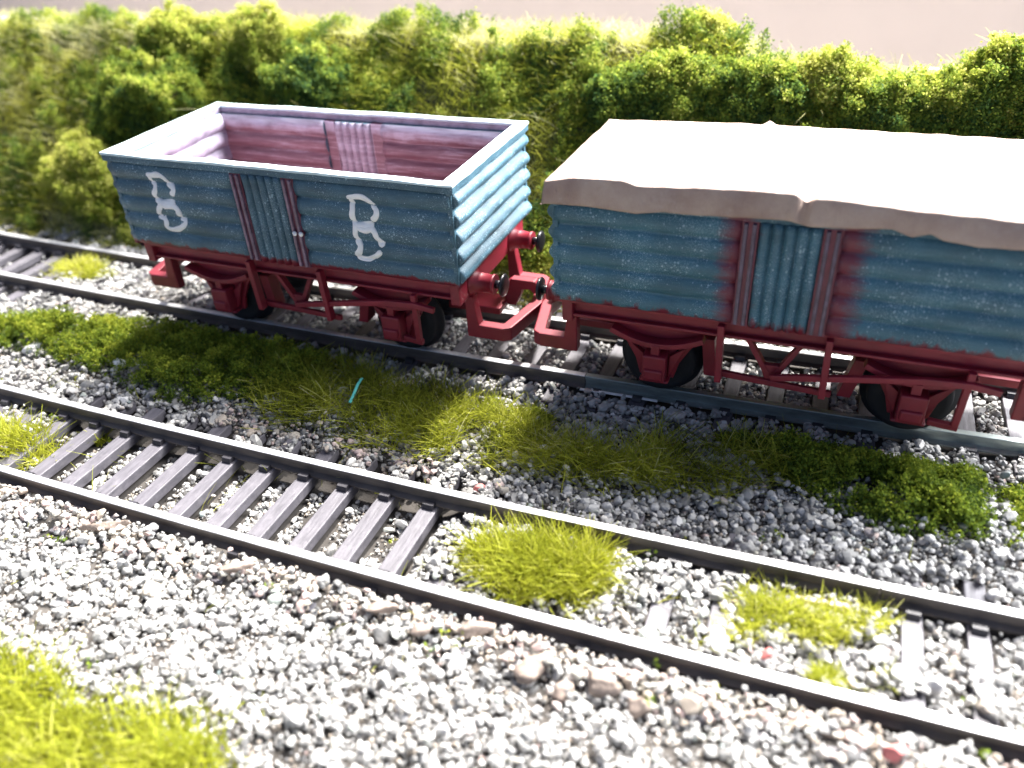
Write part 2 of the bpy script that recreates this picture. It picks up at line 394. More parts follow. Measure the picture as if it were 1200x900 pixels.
        m = MB(); m.bar((6.02, sg * 1.55, 1.56), (6.00, sg * 1.52, .62), .10, .10, (1, 0, 0)); m.bar((5.66, sg * 1.45, .58), (6.06, sg * 1.50, .58), .09, .10); m.build('lever_guide', M['red'], r)
        for xb, q in ((AX[0] + .76, 1), (AX[1] - .76, -1)):
            m = MB(); m.prism([(xb - .1, 1.15), (xb + .1, 1.15), (xb + .12 * q + .06, .46), (xb + .12 * q - .14, .46)], sg * .72, sg * 1.0); m.build('brake_block', M['red'], r)
    for xe, sg in ((.16, -1), (L - .16, 1)):
        m = MB(); m.box(xe - .09, xe + .09, -1.5, 1.5, 1.42, 1.838); hs = m.build('headstock', M['red'], r, .02)
        for y in (-.92, .92):
            m = MB(); ox = xe + sg * .088
            m.lathe([(0, .25), (.02, .25), (.05, .185), (.36, .155), (.37, .172), (.42, .172)], (sg, 0, 0), (ox, y, 1.62)); bf = m.build('buffer', M['red'], r, 0)
            m = MB(); m.lathe([(.422, .075), (.54, .075)], (sg, 0, 0), (ox, y, 1.62), 16); m.lathe([(.54, .06), (.548, .19), (.575, .205), (.60, .19), (.612, .12), (.615, .02)], (sg, 0, 0), (ox, y, 1.62))
            m.build('buffer_head', M['black'], bf, 0)
        # wide wrap-round coupling loop with an upright hook in its middle
        X = lambda d: xe + sg * (.09 + d)
        lo = MB(); lo.sweep([(X(.0), -1.0, .72), (X(.56), -1.0, .72), (X(.60), -.99, .72), (X(.80), 0, .72), (X(.60), .99, .72), (X(.56), 1.0, .72), (X(0), 1.0, .72)], .20, .26)
        cp = lo.build('coupling', M['red'], r, .02)
        for y in (-1.0, 1.0):
            m = MB(); m.quadbox([(X(-.12), y - .10, .59), (X(.16), y - .10, .59), (X(.16), y + .10, .59), (X(-.12), y + .10, .59), (X(-.12), y - .10, 1.40), (X(.03), y - .10, 1.40), (X(.03), y + .10, 1.40), (X(-.12), y + .10, 1.40)])
            m.build('coupling_bracket', M['red'], cp, .02)
        hk = [(0, .62), (0, .98), (.04, 1.10), (.14, 1.18), (.60, 1.18), (.66, 1.12), (.66, .96), (.58, .92), (.50, 1.0), (.34, .98), (.30, .84), (.20, .62)]
        m = MB(); m.prism([(X(a + .12), b) for a, b in hk], .13, .31); m.build('coupling_hook', M['red'], cp, .02)
        m = MB(); m.box(min(X(-.9), X(.16)), max(X(-.9), X(.16)), -.25, .30, .60, .74); m.build('coupling_tongue', M['red'], cp, .02)
    for xa in AX:
        m = MB(); m.lathe([(-1.19, .07), (1.19, .07)], (0, 1, 0), (xa, 0, RW), 12); ax = m.build('axle', M['wheel'], r, 0)
        for sg in (-1, 1):
            m = MB(); m.lathe([(0, .50), (.02, .58), (.10, .60), (.23, .625), (.24, .70), (.30, .70), (.31, .5)], (0, -sg, 0), (xa, sg * 1.01, RW), 40); m.build('wheel', M['wheel'], r, 0)
    return r

CURV = .0017
def ytrack(x): return CURV * (x - 3.5) ** 2
w1 = wagon('open_wagon', 'open blue wagon with white painted letters and an empty maroon inside', (0, 0, 0), 0, M['blue'], M['steel_strap'], None)
w2 = wagon('covered_wagon', 'blue wagon whose top is covered by a tan sheet', (8.60, .055, 0), .006, M['blue2'], M['strap2'], None)

# brush-painted letters on the open wagon's near side
def catmull(P, n=9):
    P = [Vector((*p, 0)) for p in P]; P = [P[0] * 2 - P[1]] + P + [P[-1] * 2 - P[-2]]; out = []
    for i in range(1, len(P) - 2):
        a, b, c, d = P[i-1:i+3]
        for k in range(n):
            t = k / n; out.append(.5 * ((2*b) + (c-a)*t + (2*a-5*b+4*c-d)*t*t + (3*b-a-3*c+d)*t**3))
    out.append(P[-2]); return out
def letter(strokes):
    m = MB()
    for si, (pts, wd) in enumerate(strokes):
        C = catmull(pts); prev = None; lift = .007 + .004 * si
        for i, p in enumerate(C):
            d = (C[min(i+1, len(C)-1)] - C[max(i-1, 0)]).normalized(); nrm = Vector((-d.y, d.x, 0))
            e = min(i, len(C)-1-i); hw = wd * .66 * (1 + .32 * N3(p.x * 6, p.y * 6, si)) * (min(1, .55 + e * .2))
            ring = []
            for k in range(7):
                t = -1 + k / 3; q = p + nrm * hw * t
                ring.append(m.bm.verts.new((q.x, -(side_out(q.y) + .004 + lift * math.sqrt(max(0, 1 - t*t)) ), q.y)))
            for k in range(7):
                t = 1 - k / 3; q = p + nrm * hw * t
                ring.append(m.bm.verts.new((q.x, -(side_out(q.y) - .03), q.y)))
            if prev:
                for k in range(14):
                    f = m.bm.faces.new((prev[k], prev[(k+1) % 14], ring[(k+1) % 14], ring[k])); f.smooth = True
            else: m.bm.faces.new(ring)
            prev = ring
        m.bm.faces.new(prev)
    return m.build('painted_letter', M['white'], w1, 0)
letter([([(.872,3.283),(1.013,3.287),(1.15,3.306),(1.254,3.248),(1.294,3.151),(1.377,3.094),(1.392,3.024),(1.316,2.936)], .08),
        ([(.929,3.262),(.923,3.163),(.982,3.098),(.962,3.003),(.902,2.91),(.908,2.806),(.985,2.766),(.958,2.69),(.889,2.597),(.848,2.488),(.958,2.451),(.989,2.389),(.972,2.305),(1.025,2.243),(1.174,2.253),(1.346,2.329),(1.442,2.409),(1.437,2.464),(1.341,2.488)], .078),
        ([(.975,2.751),(1.114,2.769),(1.268,2.801),(1.31,2.822)], .085), ([(1.014,2.718),(1.174,2.725),(1.293,2.72),(1.365,2.632),(1.332,2.529)], .095)])
letter([([(5.069,3.245),(5.202,3.275),(5.348,3.282),(5.456,3.227),(5.53,3.14),(5.588,3.079),(5.576,2.984),(5.477,2.879)], .078),
        ([(5.151,3.245),(5.136,3.139),(5.139,3.053),(5.119,2.966),(5.107,2.858),(5.128,2.786),(5.127,2.694),(5.11,2.579),(5.128,2.473),(5.17,2.401),(5.143,2.308),(5.073,2.202),(5.155,2.162),(5.289,2.163),(5.444,2.242),(5.573,2.353)], .075),
        ([(5.139,2.762),(5.267,2.785),(5.396,2.796),(5.488,2.815)], .085), ([(5.174,2.726),(5.321,2.70),(5.435,2.738),(5.498,2.675),(5.521,2.58),(5.613,2.432)], .085)])
for x in (3.90, 4.03):
    m = MB(); m.lathe([(0, .035), (.03, .045), (.05, .02)], (0, -1, 0), (x, -W/2 - .055, 2.5), 10); m.build('paint_dab', M['white'], w1, 0)

# ------------------------------------------------------------------ sheet over the second wagon
def interp(T, x): return float(np.interp(x, [a for a, b in T], [b for a, b in T]))
HEM = [(8.4,3.52),(8.63,3.54),(9.21,3.55),(9.9,3.52),(10.3,3.59),(10.56,3.57),(11.24,3.60),(12.0,3.63),(12.2,3.57),(12.75,3.60),(13.2,3.64),(13.45,3.56),(13.65,3.63),(13.8,3.56),(14.2,3.52),(14.68,3.54),(16,3.52)]
TOPF = [(8.4,3.84),(8.57,3.84),(8.9,3.92),(9.34,3.94),(9.70,3.94),(9.89,3.88),(10.53,3.92),(11.3,3.95),(12.02,3.96),(12.13,3.86),(12.25,3.92),(12.69,3.92),(13.29,3.88),(14.6,3.85),(16,3.83)]
TOPB = [(8.4,3.74),(9.85,3.78),(11.15,3.81),(11.27,3.88),(11.38,3.81),(12.57,3.81),(16,3.80)]
def sheet():
    X0, X1, Y0, Y1, SK = 8.53, 15.66, -1.665, 1.735, .42
    us = np.concatenate([np.linspace(-SK, 0, 9), np.linspace(.05, X1-X0-.05, 200), np.linspace(X1-X0, X1-X0+SK, 9)])
    vs = np.concatenate([np.linspace(-SK, 0, 12), np.linspace(.008, .3, 14), np.linspace(.38, Y1-Y0-.05, 34), np.linspace(Y1-Y0, Y1-Y0+SK, 9)])
    V = []
    for u in us:
        for v in vs:
            x = X0 + min(max(u, 0), X1-X0); y = Y0 + min(max(v, 0), Y1-Y0); f = (y - Y0) / (Y1 - Y0)
            zt = interp(TOPF, x) * (1 - f) + interp(TOPB, x) * f + .05 * N3(x * .9, y * .9, 3) * math.sin(PI * f) + .018 * N3(x * 3, y * 3, 4)
            ou = max(-u, u - (X1-X0), 0); ov = max(-v, v - (Y1-Y0), 0)
            edge = max(0, 1 - min(abs(min(v, (Y1-Y0) - v)) if ov == 0 else 0, abs(min(u, (X1-X0)-u)) if ou == 0 else 0) / .03)
            z = zt - .012 * edge ** 2
            hem = interp(HEM, x) - .03 if v < .5 * (Y1-Y0) else 3.52
            d = max(ou, ov) / SK; z = z * (1 - d) + hem * d if d > 0 else z
            fl = (.022 * N3(x * 1.3, z * 2 + y, 8) + .02 * N3(x * 4.5, z * .8, 5)) * min(1, d * 3) + .010 * math.sin(d * PI) + .03 * d
            if ov > 0 and ov >= ou: y += fl * (-1 if v < 0 else 1); x += -.05 * d if u < 0 else 0
            if ou > 0 and ou >= ov: x += fl * (-1 if u < 0 else 1)
            g = math.exp(-((x - 12.13 - .25 * (y - Y0)) / .055) ** 2) * math.exp(-max(0, y - Y0) / .18)
            if v < .5 * (Y1-Y0): y += .06 * g * (1 if v <= .02 else .3); z += -.03 * g
            g2 = math.exp(-((x - 12.02) / .08) ** 2) * (1 if v < .1 else 0); y -= .04 * g2
            V.append((x, y, z))
    nv = len(vs); F = []
    for i in range(len(us)-1):
        for j in range(nv-1):
            a = i * nv + j; F.append((a, a + nv, a + nv + 1, a + 1))
    o = np_mesh('tarpaulin', V, F, M['tarp'], smooth=True)
    s = o.modifiers.new('thickness', 'SOLIDIFY'); s.thickness = .02; s.offset = -1
    return tag(o, 'wrinkled tan sheet draped over the top of the blue wagon', 'tarpaulin')
sheet()

# ------------------------------------------------------------------ tracks
CY2 = -5.30
def ytrack2(x): return CY2 - .0017 * x + .0018 * (x - 3.5) ** 2
RPROF = [(-.11, -.25), (.11, -.25), (.11, -.225), (.028, -.195), (.024, -.085), (.062, -.066), (.062, -.008), (.055, 0), (-.055, 0), (-.062, -.008), (-.062, -.066), (-.024, -.085), (-.028, -.195), (-.11, -.225)]
def rail(parent, yf, off, x0, x1, mside, mtop, seed):
    m = MB(); n = int((x1 - x0) * 4) + 2; prev = None
    for i in range(n + 1):
        x = x0 + (x1 - x0) * i / n; y = yf(x) + off
        ring = [m.bm.verts.new((x, y + a, z + N3(x, seed, z, 1.3) * .004)) for a, z in RPROF]
        if prev:
            for k in range(14):
                f = m.bm.faces.new((prev[k], prev[(k+1) % 14], ring[(k+1) % 14], ring[k])); f.material_index = 1 if k in (6, 7, 8) else 0
        else: m.bm.faces.new(ring)
        prev = ring
    m.bm.faces.new(prev)
    return m.build('rail', [mside, mtop], parent, 0)
def track(label, yf, sx, rails):
    r = empty('railway_track', label, 'railway track', (0, 0, 0))
    for off, x0, x1, a, b, sd in rails: rail(r, yf, off, x0, x1, a, b, sd)
    for k, x in enumerate(sx):
        y = yf(x) + random.uniform(-.02, .02); hw = .138 + random.uniform(-.01, .01); z1 = -.254
        P = [((x - hw), -1.53), (x + hw, -1.53), (x + hw, 1.53), (x - hw, 1.53)]
        m = MB(); m.quadbox([(a, y + b, z1 - .17) for a, b in P] + [(a * .96 + x * .04, y + b, z1) for a, b in P]); s = m.build('sleeper', M['sleeper'], r, .015)
        for off in (-.875, .875):
            m = MB(); yc = y + off; pr = [(-.23,-.2535),(.23,-.2535),(.23,-.235),(.205,-.17),(.115,-.17),(.115,-.2515),(-.115,-.2515),(-.115,-.17),(-.205,-.17),(-.23,-.235)]
            e0 = [m.bm.verts.new((x - .085, yc + p, q)) for p, q in pr]; e1 = [m.bm.verts.new((x + .085, yc + p, q)) for p, q in pr]
            m.bm.faces.new(e0); m.bm.faces.new(e1[::-1])
            for k in range(10): m.bm.faces.new((e0[k], e1[k], e1[(k+1) % 10], e0[(k+1) % 10]))
            m.build('rail_chair', M['chair'], s, 0)
    return r
SLP1 = [7.65 + .74 * k for k in range(-25, 13)]
SLP2 = [1.72 + .735 * k for k in range(-9, 20)]
track('dark railway track carrying the two blue wagons', ytrack, SLP1,
      [(-.875, -12, 8.88, M['rail'], M['railhead'], 1), (-.875, 8.895, 18, M['railbare'], M['railbare'], 2), (.875, -12, 18, M['rail'], M['railhead'], 3)])
track('empty railway track in front of the wagons, with polished rail tops', ytrack2, SLP2,
      [(-.875, -5, 16.8, M['rail'], M['railhead'], 4), (.875, -5, 13.80, M['rail'], M['railhead'], 5), (.875, 13.82, 17.5, M['rail'], M['railhead'], 6)])

# ------------------------------------------------------------------ ground
def inpoly(x, y, poly):
    x = np.asarray(x); y = np.asarray(y); c = np.zeros(x.shape, bool); n = len(poly)
    for i in range(n):
        (xa, ya), (xb, yb) = poly[i], poly[i-1]
        with np.errstate(divide='ignore', invalid='ignore'):
            k = ((ya > y) != (yb > y)) & (x < (xb - xa) * (y - ya) / (yb - ya + 1e-12) + xa)
        c ^= k
    return c
def polydist(x, y, poly):               # distance to the outline
    d = np.full(np.shape(x), 1e9)
    for i in range(len(poly)):
        a = np.array(poly[i]); b = np.array(poly[i-1]); ab = b - a
        t = np.clip(((x - a[0]) * ab[0] + (y - a[1]) * ab[1]) / (ab @ ab + 1e-9), 0, 1)
        d = np.minimum(d, np.hypot(x - a[0] - t * ab[0], y - a[1] - t * ab[1]))
    return d
G = dict(
 lush_left=[(-4.21,-3.02),(-4.12,-2.24),(-3.45,-1.6),(-1.71,-1.45),(-.39,-1.12),(1.21,-1.08),(2.95,-1.10),(4.4,-1.2),(4.58,-2.73),(3.37,-3.1),(2.6,-3.56),(1.52,-3.68),(.57,-3.54),(-.72,-3.33),(-2.04,-3.18),(-3.66,-3.46)],
 mid=[(1.64,-1.6),(3.23,-1.38),(4.6,-1.36),(5.99,-1.40),(7.15,-1.78),(8.1,-1.75),(9.24,-1.95),(10.78,-1.75),(12.1,-1.45),(13.39,-1.4),(12.97,-2.47),(11.85,-3.13),(10.66,-3.43),(9.68,-3.65),(8.56,-3.61),(7.42,-3.66),(6.2,-3.72),(4.85,-3.68),(3.55,-3.58)],
 lush_right=[(11.17,-1.50),(12.08,-1.3),(13.38,-1.25),(14.36,-1.3),(15.18,-1.25),(15.49,-1.55),(15.31,-2.34),(15.06,-2.94),(14.44,-2.98),(13.69,-3.06),(12.99,-2.75),(12.24,-2.41)],
 far_right=[(15.3,-1.46),(16.2,-1.16),(16.2,-2.13),(15.4,-2.87)],
 patch_mid=[(8.47,-5.16),(8.87,-4.78),(9.46,-4.62),(10.07,-4.58),(10.59,-4.66),(10.61,-5.09),(10.42,-5.63),(9.92,-5.86),(9.45,-5.9),(8.89,-5.7)],
 patch_right=[(12.1,-4.78),(12.5,-4.62),(13.12,-4.55),(13.82,-4.45),(13.93,-4.67),(13.56,-5.13),(12.9,-5.36),(12.6,-5.33),(11.95,-5.75),(11.73,-5.64),(12.17,-5.21)],
 patch_small=[(13.22,-5.75),(13.94,-5.43),(13.94,-5.72),(13.41,-5.88)],
 patch_left=[(-1.11,-5.31),(-.24,-4.78),(.43,-4.83),(.98,-5.52),(.65,-5.85),(-.13,-5.95)],
 patch_left_small=[(.68,-4.55),(1.03,-4.5),(1.45,-4.74),(1.28,-4.91)],
 patch_front=[(3.02,-8.9),(3.82,-8.62),(4.5,-8.7),(5.29,-8.80),(6.26,-8.62),(6.97,-8.65),(7.66,-8.99),(7.83,-9.41),(6.5,-10.6),(3.5,-10.8)],
 patch_wag=[(-5.13,-.17),(-5.55,.6),(-5.05,.75),(-4.06,.75),(-3.23,.12),(-3.79,-.26)],
 foot=[(-14,2.0),(-14,1.55),(-4,1.55),(2,1.45),(8,1.35),(18,1.6),(18,2.0)])
def ground_z(x, y):
    x = np.asarray(x, float); y = np.asarray(y, float)
    z = -.36 + .05 * vnoise(x, y, .9, 1) + .03 * vnoise(x, y, 2.3, 2)
    d1 = np.abs(y - np.array([ytrack(a) for a in x])); d2 = np.abs(y - np.array([ytrack2(a) for a in x]))
    f1 = np.where(x < -4.6, .15, np.where(x < .6, 1., .80)); f2 = np.clip(np.maximum(np.clip((.5 - x) / .4, 0, 1), np.clip((x - 7.75) / .4, 0, 1)), .0, 1) * np.where(x > 14.2, .8, 1.)
    f2 = np.where(y < np.array([ytrack2(a) for a in x]) - .98, 1.42, f2)
    for d, f in ((d1, f1), (d2, f2)):
        k = np.clip((1.62 - d) / .25, 0, 1); z = z * (1 - k) + k * (-.53 + .21 * f + .03 * vnoise(x, y, 1.7, 4))
    verge = np.exp(-((y + 2.7) / .8) ** 2); z = z + .10 * verge
    fr = np.clip((-6.5 - y) / 1.5, 0, 1); z = z + fr * (.10 + .11 * vnoise(x, y, 1.1, 5) + .05 * vnoise(x, y, 2.8, 6))
    return z
def grid_mesh(name, x0, x1, y0, y1, st, fz, mat):
    xs = np.arange(x0, x1 + st, st); ys = np.arange(y0, y1 + st, st); X, Y = np.meshgrid(xs, ys, indexing='ij')
    Z = fz(X.ravel(), Y.ravel()); V = np.stack([X.ravel(), Y.ravel(), Z], 1); ny = len(ys)
    i, j = np.meshgrid(np.arange(len(xs)-1), np.arange(ny-1), indexing='ij'); a = (i * ny + j).ravel()
    return np_mesh(name, V, np.stack([a, a + ny, a + ny + 1, a + 1], 1), mat, smooth=True)
tag(grid_mesh('ground', -24, 24, -14, 2.3, .18, ground_z, M['soil']), 'brown soil of the layout under the stones and tracks', None, kind='structure')

def top_z(x): return np.where(x < 8, 4.12, np.maximum(4.12 - .085 * (x - 8), 3.55))
def bank_z(x, y):
    x = np.asarray(x, float); y = np.asarray(y, float)
    t = np.clip((y - 1.95) / 3.7, 0, 1); z = -.36 + (top_z(x) + .36) * t ** .9
    amp = np.clip(t * 4, 0, 1) * np.clip((6.5 - y) / .6, .15, 1)
    return z + amp * (.16 * vnoise(x, y * 1.4, .8, 11) + .08 * vnoise(x, y, 2.1, 12))
tag(grid_mesh('embankment', -24, 24, 1.95, 6.6, .15, bank_z, M['bank']), 'earth bank behind the wagons under the grass and bushes', None, kind='structure')
# raised board edge along the top of the bank, and the backboard behind
A, B = np.array([3.46, 6.61, 4.35]), np.array([13.82, 6.61, 3.76]); d = (B - A) / (B[0] - A[0])
pa, pb = A + d * (-24 - A[0]), A + d * (24 - A[0])
pa[2] = 4.35
m = MB(); m.quadbox([(pa[0], 6.61, -1), (pb[0], 6.61, -1), (pb[0], 7.6, -1), (pa[0], 7.6, -1), (pa[0], 6.61, pa[2] - .02), (pb[0], 6.61, pb[2] - .02), (pb[0], 7.6, pb[2]), (pa[0], 7.6, pa[2])])
tag(m.build('board_edge', M['ledge'], None, .04), 'white board edge along the top of the grassy bank', 'ledge')
m = MB(); m.box(-60, 50, 17, 17.5, -1, 8.2)
tag(m.build('back_wall', M['wall'], None, 0), 'plain beige backboard beyond the grassy bank', 'wall')
m = MB(); m.box(-60, 50, 7.62, 16.95, -1.2, -.9)
tag(m.build('floor', M['wall'], None, 0), 'plain beige surface between the bank and the backboard', None, kind='structure')

# ------------------------------------------------------------------ ballast
def stone_templates(n=10, sub=2):
    T = []
    for k in range(n):
        bm = bmesh.new(); bmesh.ops.create_icosphere(bm, subdivisions=sub, radius=1)
        pl = [(Vector((random.gauss(0,1), random.gauss(0,1), random.gauss(0,1))).normalized(), random.uniform(.46, .80)) for _ in range(12)]
        for v in bm.verts:
            c = v.co.copy()
            for nn, dd in pl:
                e = c.dot(nn) - dd
                if e > 0: c -= nn * e * .97
            v.co = c * (1 + .06 * mnoise.noise(c * 1.8 + Vector((k * 7, 0, 0))))
        T.append((np.array([v.co for v in bm.verts]), np.array([[v.index for v in f.verts] for f in bm.faces]))); bm.free()
    return T
TPL = stone_templates()
def rand_rot(n):
    q = rng.normal(size=(n, 4)); q /= np.linalg.norm(q, axis=1)[:, None]; w_, x, y, z = q.T
    return np.stack([np.stack([1-2*(y*y+z*z), 2*(x*y-z*w_), 2*(x*z+y*w_)], -1), np.stack([2*(x*y+z*w_), 1-2*(x*x+z*z), 2*(y*z-x*w_)], -1), np.stack([2*(x*z-y*w_), 2*(y*z+x*w_), 1-2*(x*x+y*y)], -1)], 1)
def join(parts):
    VV, FF, TT = [], [], []; b = 0
    for V, F, T in parts: VV.append(V); FF.append(F + b); TT.append(T); b += len(V)
    return np.concatenate(VV), np.concatenate(FF), np.concatenate(TT)
TPL1 = stone_templates(6, 1)
def stones(P, R, tint, TPL=TPL):
    VV, FF, TT = [], [], []; base = 0; k = rng.integers(0, len(TPL), len(P))
    for ti, (tv, tf) in enumerate(TPL):
        ix = np.where(k == ti)[0]
        if not len(ix): continue
        sc = rng.uniform(.72, 1.25, (len(ix), 1, 3)); v = tv[None] * sc * R[ix][:, None, None]
        v = np.einsum('nij,nvj->nvi', rand_rot(len(ix)), v); v[:, :, 2] *= .85; v += P[ix][:, None]
        VV.append(v.reshape(-1, 3)); FF.append((tf[None] + (np.arange(len(ix)) * len(tv))[:, None, None]).reshape(-1, 3) + base); base += len(ix) * len(tv)
        TT.append(np.repeat(tint[ix], len(tv)))
    return np.concatenate(VV), np.concatenate(FF), np.concatenate(TT)
def near(vals, arr): arr = np.asarray(arr); return np.min(np.abs(np.asarray(vals)[:, None] - arr[None]), axis=1)
def ballast():
    P, R = [], []
    for layer in range(3):
        st = .085; xs = np.arange(-13, 18, st); ys = np.arange(-11.2, 2.2, st); X, Y = np.meshgrid(xs, ys); x = X.ravel() + rng.uniform(-.06, .06, X.size); y = Y.ravel() + rng.uniform(-.06, .06, X.size)
        keep = in_view(np.stack([x, y, x * 0 - .25], 1), 170); x, y = x[keep], y[keep]
        gz = ground_z(x, y); r = np.clip(rng.lognormal(math.log(.046), .38, len(x)), .028, .15); z = gz + .03 + layer * .06 + rng.uniform(-.04, .03, len(x))
        ok = np.ones(len(x), bool)
        if layer: ok &= rng.random(len(x)) < (.62, .25)[layer - 1]
        for yf, sx, covered in ((ytrack, SLP1, lambda a: np.where(a < -4.6, 0., np.where(a < .6, .75, .10))), (ytrack2, SLP2, lambda a: np.where(a < .3, .35, np.where(a < 7.85, .0, np.where(a < 14, .62, .42))))):
            dy = y - np.array([yf(a) for a in x]); dr = np.abs(np.abs(dy) - .875)
            ok &= ~(dr < .15 + r * .6)
            inn = np.abs(dy) < .8; onsl = (near(x, sx) < .14 + r * .55) & (np.abs(dy) < 1.56)
            cov = covered(x) * (1 if True else 1)
            cov = np.where(np.abs(dy) > 1.0, np.maximum(cov, .55), cov); cov = np.where((dy < -1.0) & (y < -5), .97, cov)
            patch = vnoise(x, y, 1.4, 31) * .5 + .5
            climb = onsl & (patch < cov)
            ok &= ~(onsl & ~climb)
            z = np.where(climb, np.maximum(z, -.22 + rng.uniform(0, .05, len(x))), z)
            clear = inn & (cov < .05)
            if layer: ok &= ~(clear & (rng.random(len(x)) < .8))
            ok &= ~(clear & (patch < .42))
        hole = vnoise(x, y, 1.9, 81) + .5 * vnoise(x, y, 4.5, 82); ok &= ~((y < -6.4) & (hole < -.27) & (rng.random(len(x)) < .8))
        for nm in ('lush_left', 'lush_right', 'mid'):
            q = inpoly(x, y, G[nm]); ok &= ~(q & (rng.random(len(x)) < (.60 if nm != 'mid' else .30)))
        for nm in ('patch_mid', 'patch_front'):
            q = inpoly(x, y, G[nm]); ok &= ~(q & (rng.random(len(x)) < .5))
        # brown gritty strip along the back of the empty track has fewer stones
        P.append(np.stack([x, y, z], 1)[ok]); R.append(r[ok])
    P = np.concatenate(P); R = np.concatenate(R)
    t = np.clip(rng.beta(1.4, 1.7, len(P)) + .22 * vnoise(P[:, 0], P[:, 1], 1.2, 95), 0, 1) * .80; o = rng.random(len(P)); t = np.where(o > .90, rng.uniform(.8, 1, len(P)), t)
    br = np.exp(-((P[:, 1] + 3.75) / .35) ** 2) * ((P[:, 0] > 3) & (P[:, 0] < 7.3)); t = np.where(rng.random(len(P)) < br * .8, rng.choice([.86, .87, .97, .2], len(P)), t)
    dy = P[:, 1] - np.array([ytrack2(a) for a in P[:, 0]]); br = np.exp(-((dy + 1.25) / .30) ** 2) * (vnoise(P[:, 0], P[:, 1], .9, 91) > -.25); t = np.where(rng.random(len(P)) < br * .9, rng.choice([.86, .88, .97, .3], len(P)), t)
    V, F, T = stones(P, R, t)
    n = 90000; x = rng.uniform(-6, 17.5, n); y = rng.uniform(-11, 1.9, n); k = in_view(np.stack([x, y, x * 0 - .3], 1), 120); x, y = x[k], y[k]
    k = np.ones(len(x), bool)
    for yf, sx in ((ytrack, SLP1), (ytrack2, SLP2)):
        dy = y - np.array([yf(a) for a in x]); k &= ~(np.abs(np.abs(dy) - .875) < .14); k &= ~((near(x, sx) < .19) & (np.abs(dy) < 1.56))
    x, y = x[k], y[k]; r2 = rng.uniform(.018, .042, len(x)); P2 = np.stack([x, y, ground_z(x, y) + rng.uniform(-.01, .05, len(x))], 1)
    t2 = np.where(rng.random(len(x)) < .2, .86, rng.beta(1.3, 1.8, len(x)) * .8)
    V2, F2, T2 = stones(P2, r2, t2, TPL1)
    V, F, T = join([(V, F, T), (V2, F2, T2)])
    o = np_mesh('ballast', V, F, M['stone'], tint=T, smooth=False)
    print('stones', len(P)); return o
tag(ballast(), 'loose grey and white stone chippings around the tracks', 'ballast', kind='stuff')
def single(name, label, cat, x, y, r, mat, sc=(1, 1, .8), dz=0, group=None, sub=3):
    tv, tf = stone_templates(1, sub)[0]; z = float(ground_z([x], [y])[0]) + .10 + dz
    v = tv * np.array(sc) * r; a = random.uniform(0, PI); c, s = math.cos(a * .3), math.sin(a * .3); v = v @ np.array([[c, s, 0], [-s, c, 0], [0, 0, 1]])
    v = v * (1 + (.16 if cat == 'grit lump' else .08) * np.array([mnoise.noise((p[0] * 14, p[1] * 14, p[2] * 14 + x)) + .6 * mnoise.noise((p[0] * 31, p[1] * 31, p[2] * 31)) for p in v]))[:, None]
    return tag(np_mesh(name, v, tf, mat, smooth=True, loc=(x, y, z)), label, cat, group)
single('stone', 'largest pale stone, at the left end of the grass between the tracks', 'stone', -2.32, -3.0, .21, M['pale'], (1.25, .8, .75))
single('stone', 'white pebble lying in the dark green moss left of the grass', 'stone', .08, -2.95, .14, M['pale'], (1.2, .8, .8), .06)
single('stone', 'pink stone behind the middle of the empty track', 'stone', 8.18, -4.02, .10, M['pink'], (1.2, .9, .9), .02)
single('stone', 'red stone in the front gravel at the right edge', 'stone', 14.01, -6.5, .13, M['pink'], (1.2, .9, .8), .08)
single('stone', 'small pink stone between the rails of the empty track', 'stone', 12.62, -5.68, .09, M['pink'], (1.3, .8, .8), .1)
for i, (x, y, r, sc, lb) in enumerate(((10.05, -6.75, .24, (1.5, .8, .7), 'long brown grit lump against the front rail'), (10.92, -6.70, .2, (1.5, .8, .8), 'brown grit lump, second in the row by the front rail'), (11.35, -6.78, .17, (1.1, .8, .9), 'rightmost brown grit lump by the front rail'), (9.20, -6.46, .2, (1.6, .6, .6), 'leftmost brown grit lump by the front rail'), (10.5, -6.92, .14, (1.2, .9, .9), 'small brown grit lump just in front of the row'), (5.7, -6.62, .13, (2.2, .6, .6), 'flat brown grit lump by the front rail below the middle of the clear sleepers'), (3.3, -6.58, .15, (2.6, .6, .6), 'flat brown grit lump by the front rail below the left clear sleepers'), (7.9, -6.60, .15, (1.9, .6, .6), 'flat brown grit lump by the front rail below the last clear sleeper'), (8.55, -6.72, .12, (1.5, .8, .7), 'small brown grit lump between the last clear sleeper and the row of lumps'))):
    single('grit_lump', lb, 'grit lump', x, y, r, M['grit'], sc, .04, 'brown grit lumps by the front rail')
m = MB(); m.sweep([(5.33, -2.98, .10), (5.32, -2.8, .17), (5.29, -2.6, .23), (5.29, -2.45, .26)], .05, .02); tag(m.build('plastic_sliver', M['teal'], None, .004), 'thin teal plastic sliver lying in the grass below the open wagon', 'sliver')
m = MB(); m.sweep([(8.84, -1.035, -.19), (9.3, -1.02, -.18), (9.8, -1.0, -.185), (10.22, -.985, -.19)], .05, .025); tag(m.build('paint_strip', M['pale'], None, .006), 'pale torn strip lying along the foot of the wagon track rail', 'strip')
m = MB(); m.bar((12.85, -4.66, -.17), (13.45, -4.60, -.17), .07, .06); tag(m.build('wooden_stick', M['wood'], None, .012), 'short pale stick beside the far rail of the empty track', 'stick')
m = MB(); m.bar((12.9, -6.42, -.22), (14.0, -6.38, -.20), .08, .05); tag(m.build('wooden_stick', M['wood'], None, .012), 'longer grey stick lying against the front rail at the right', 'stick')

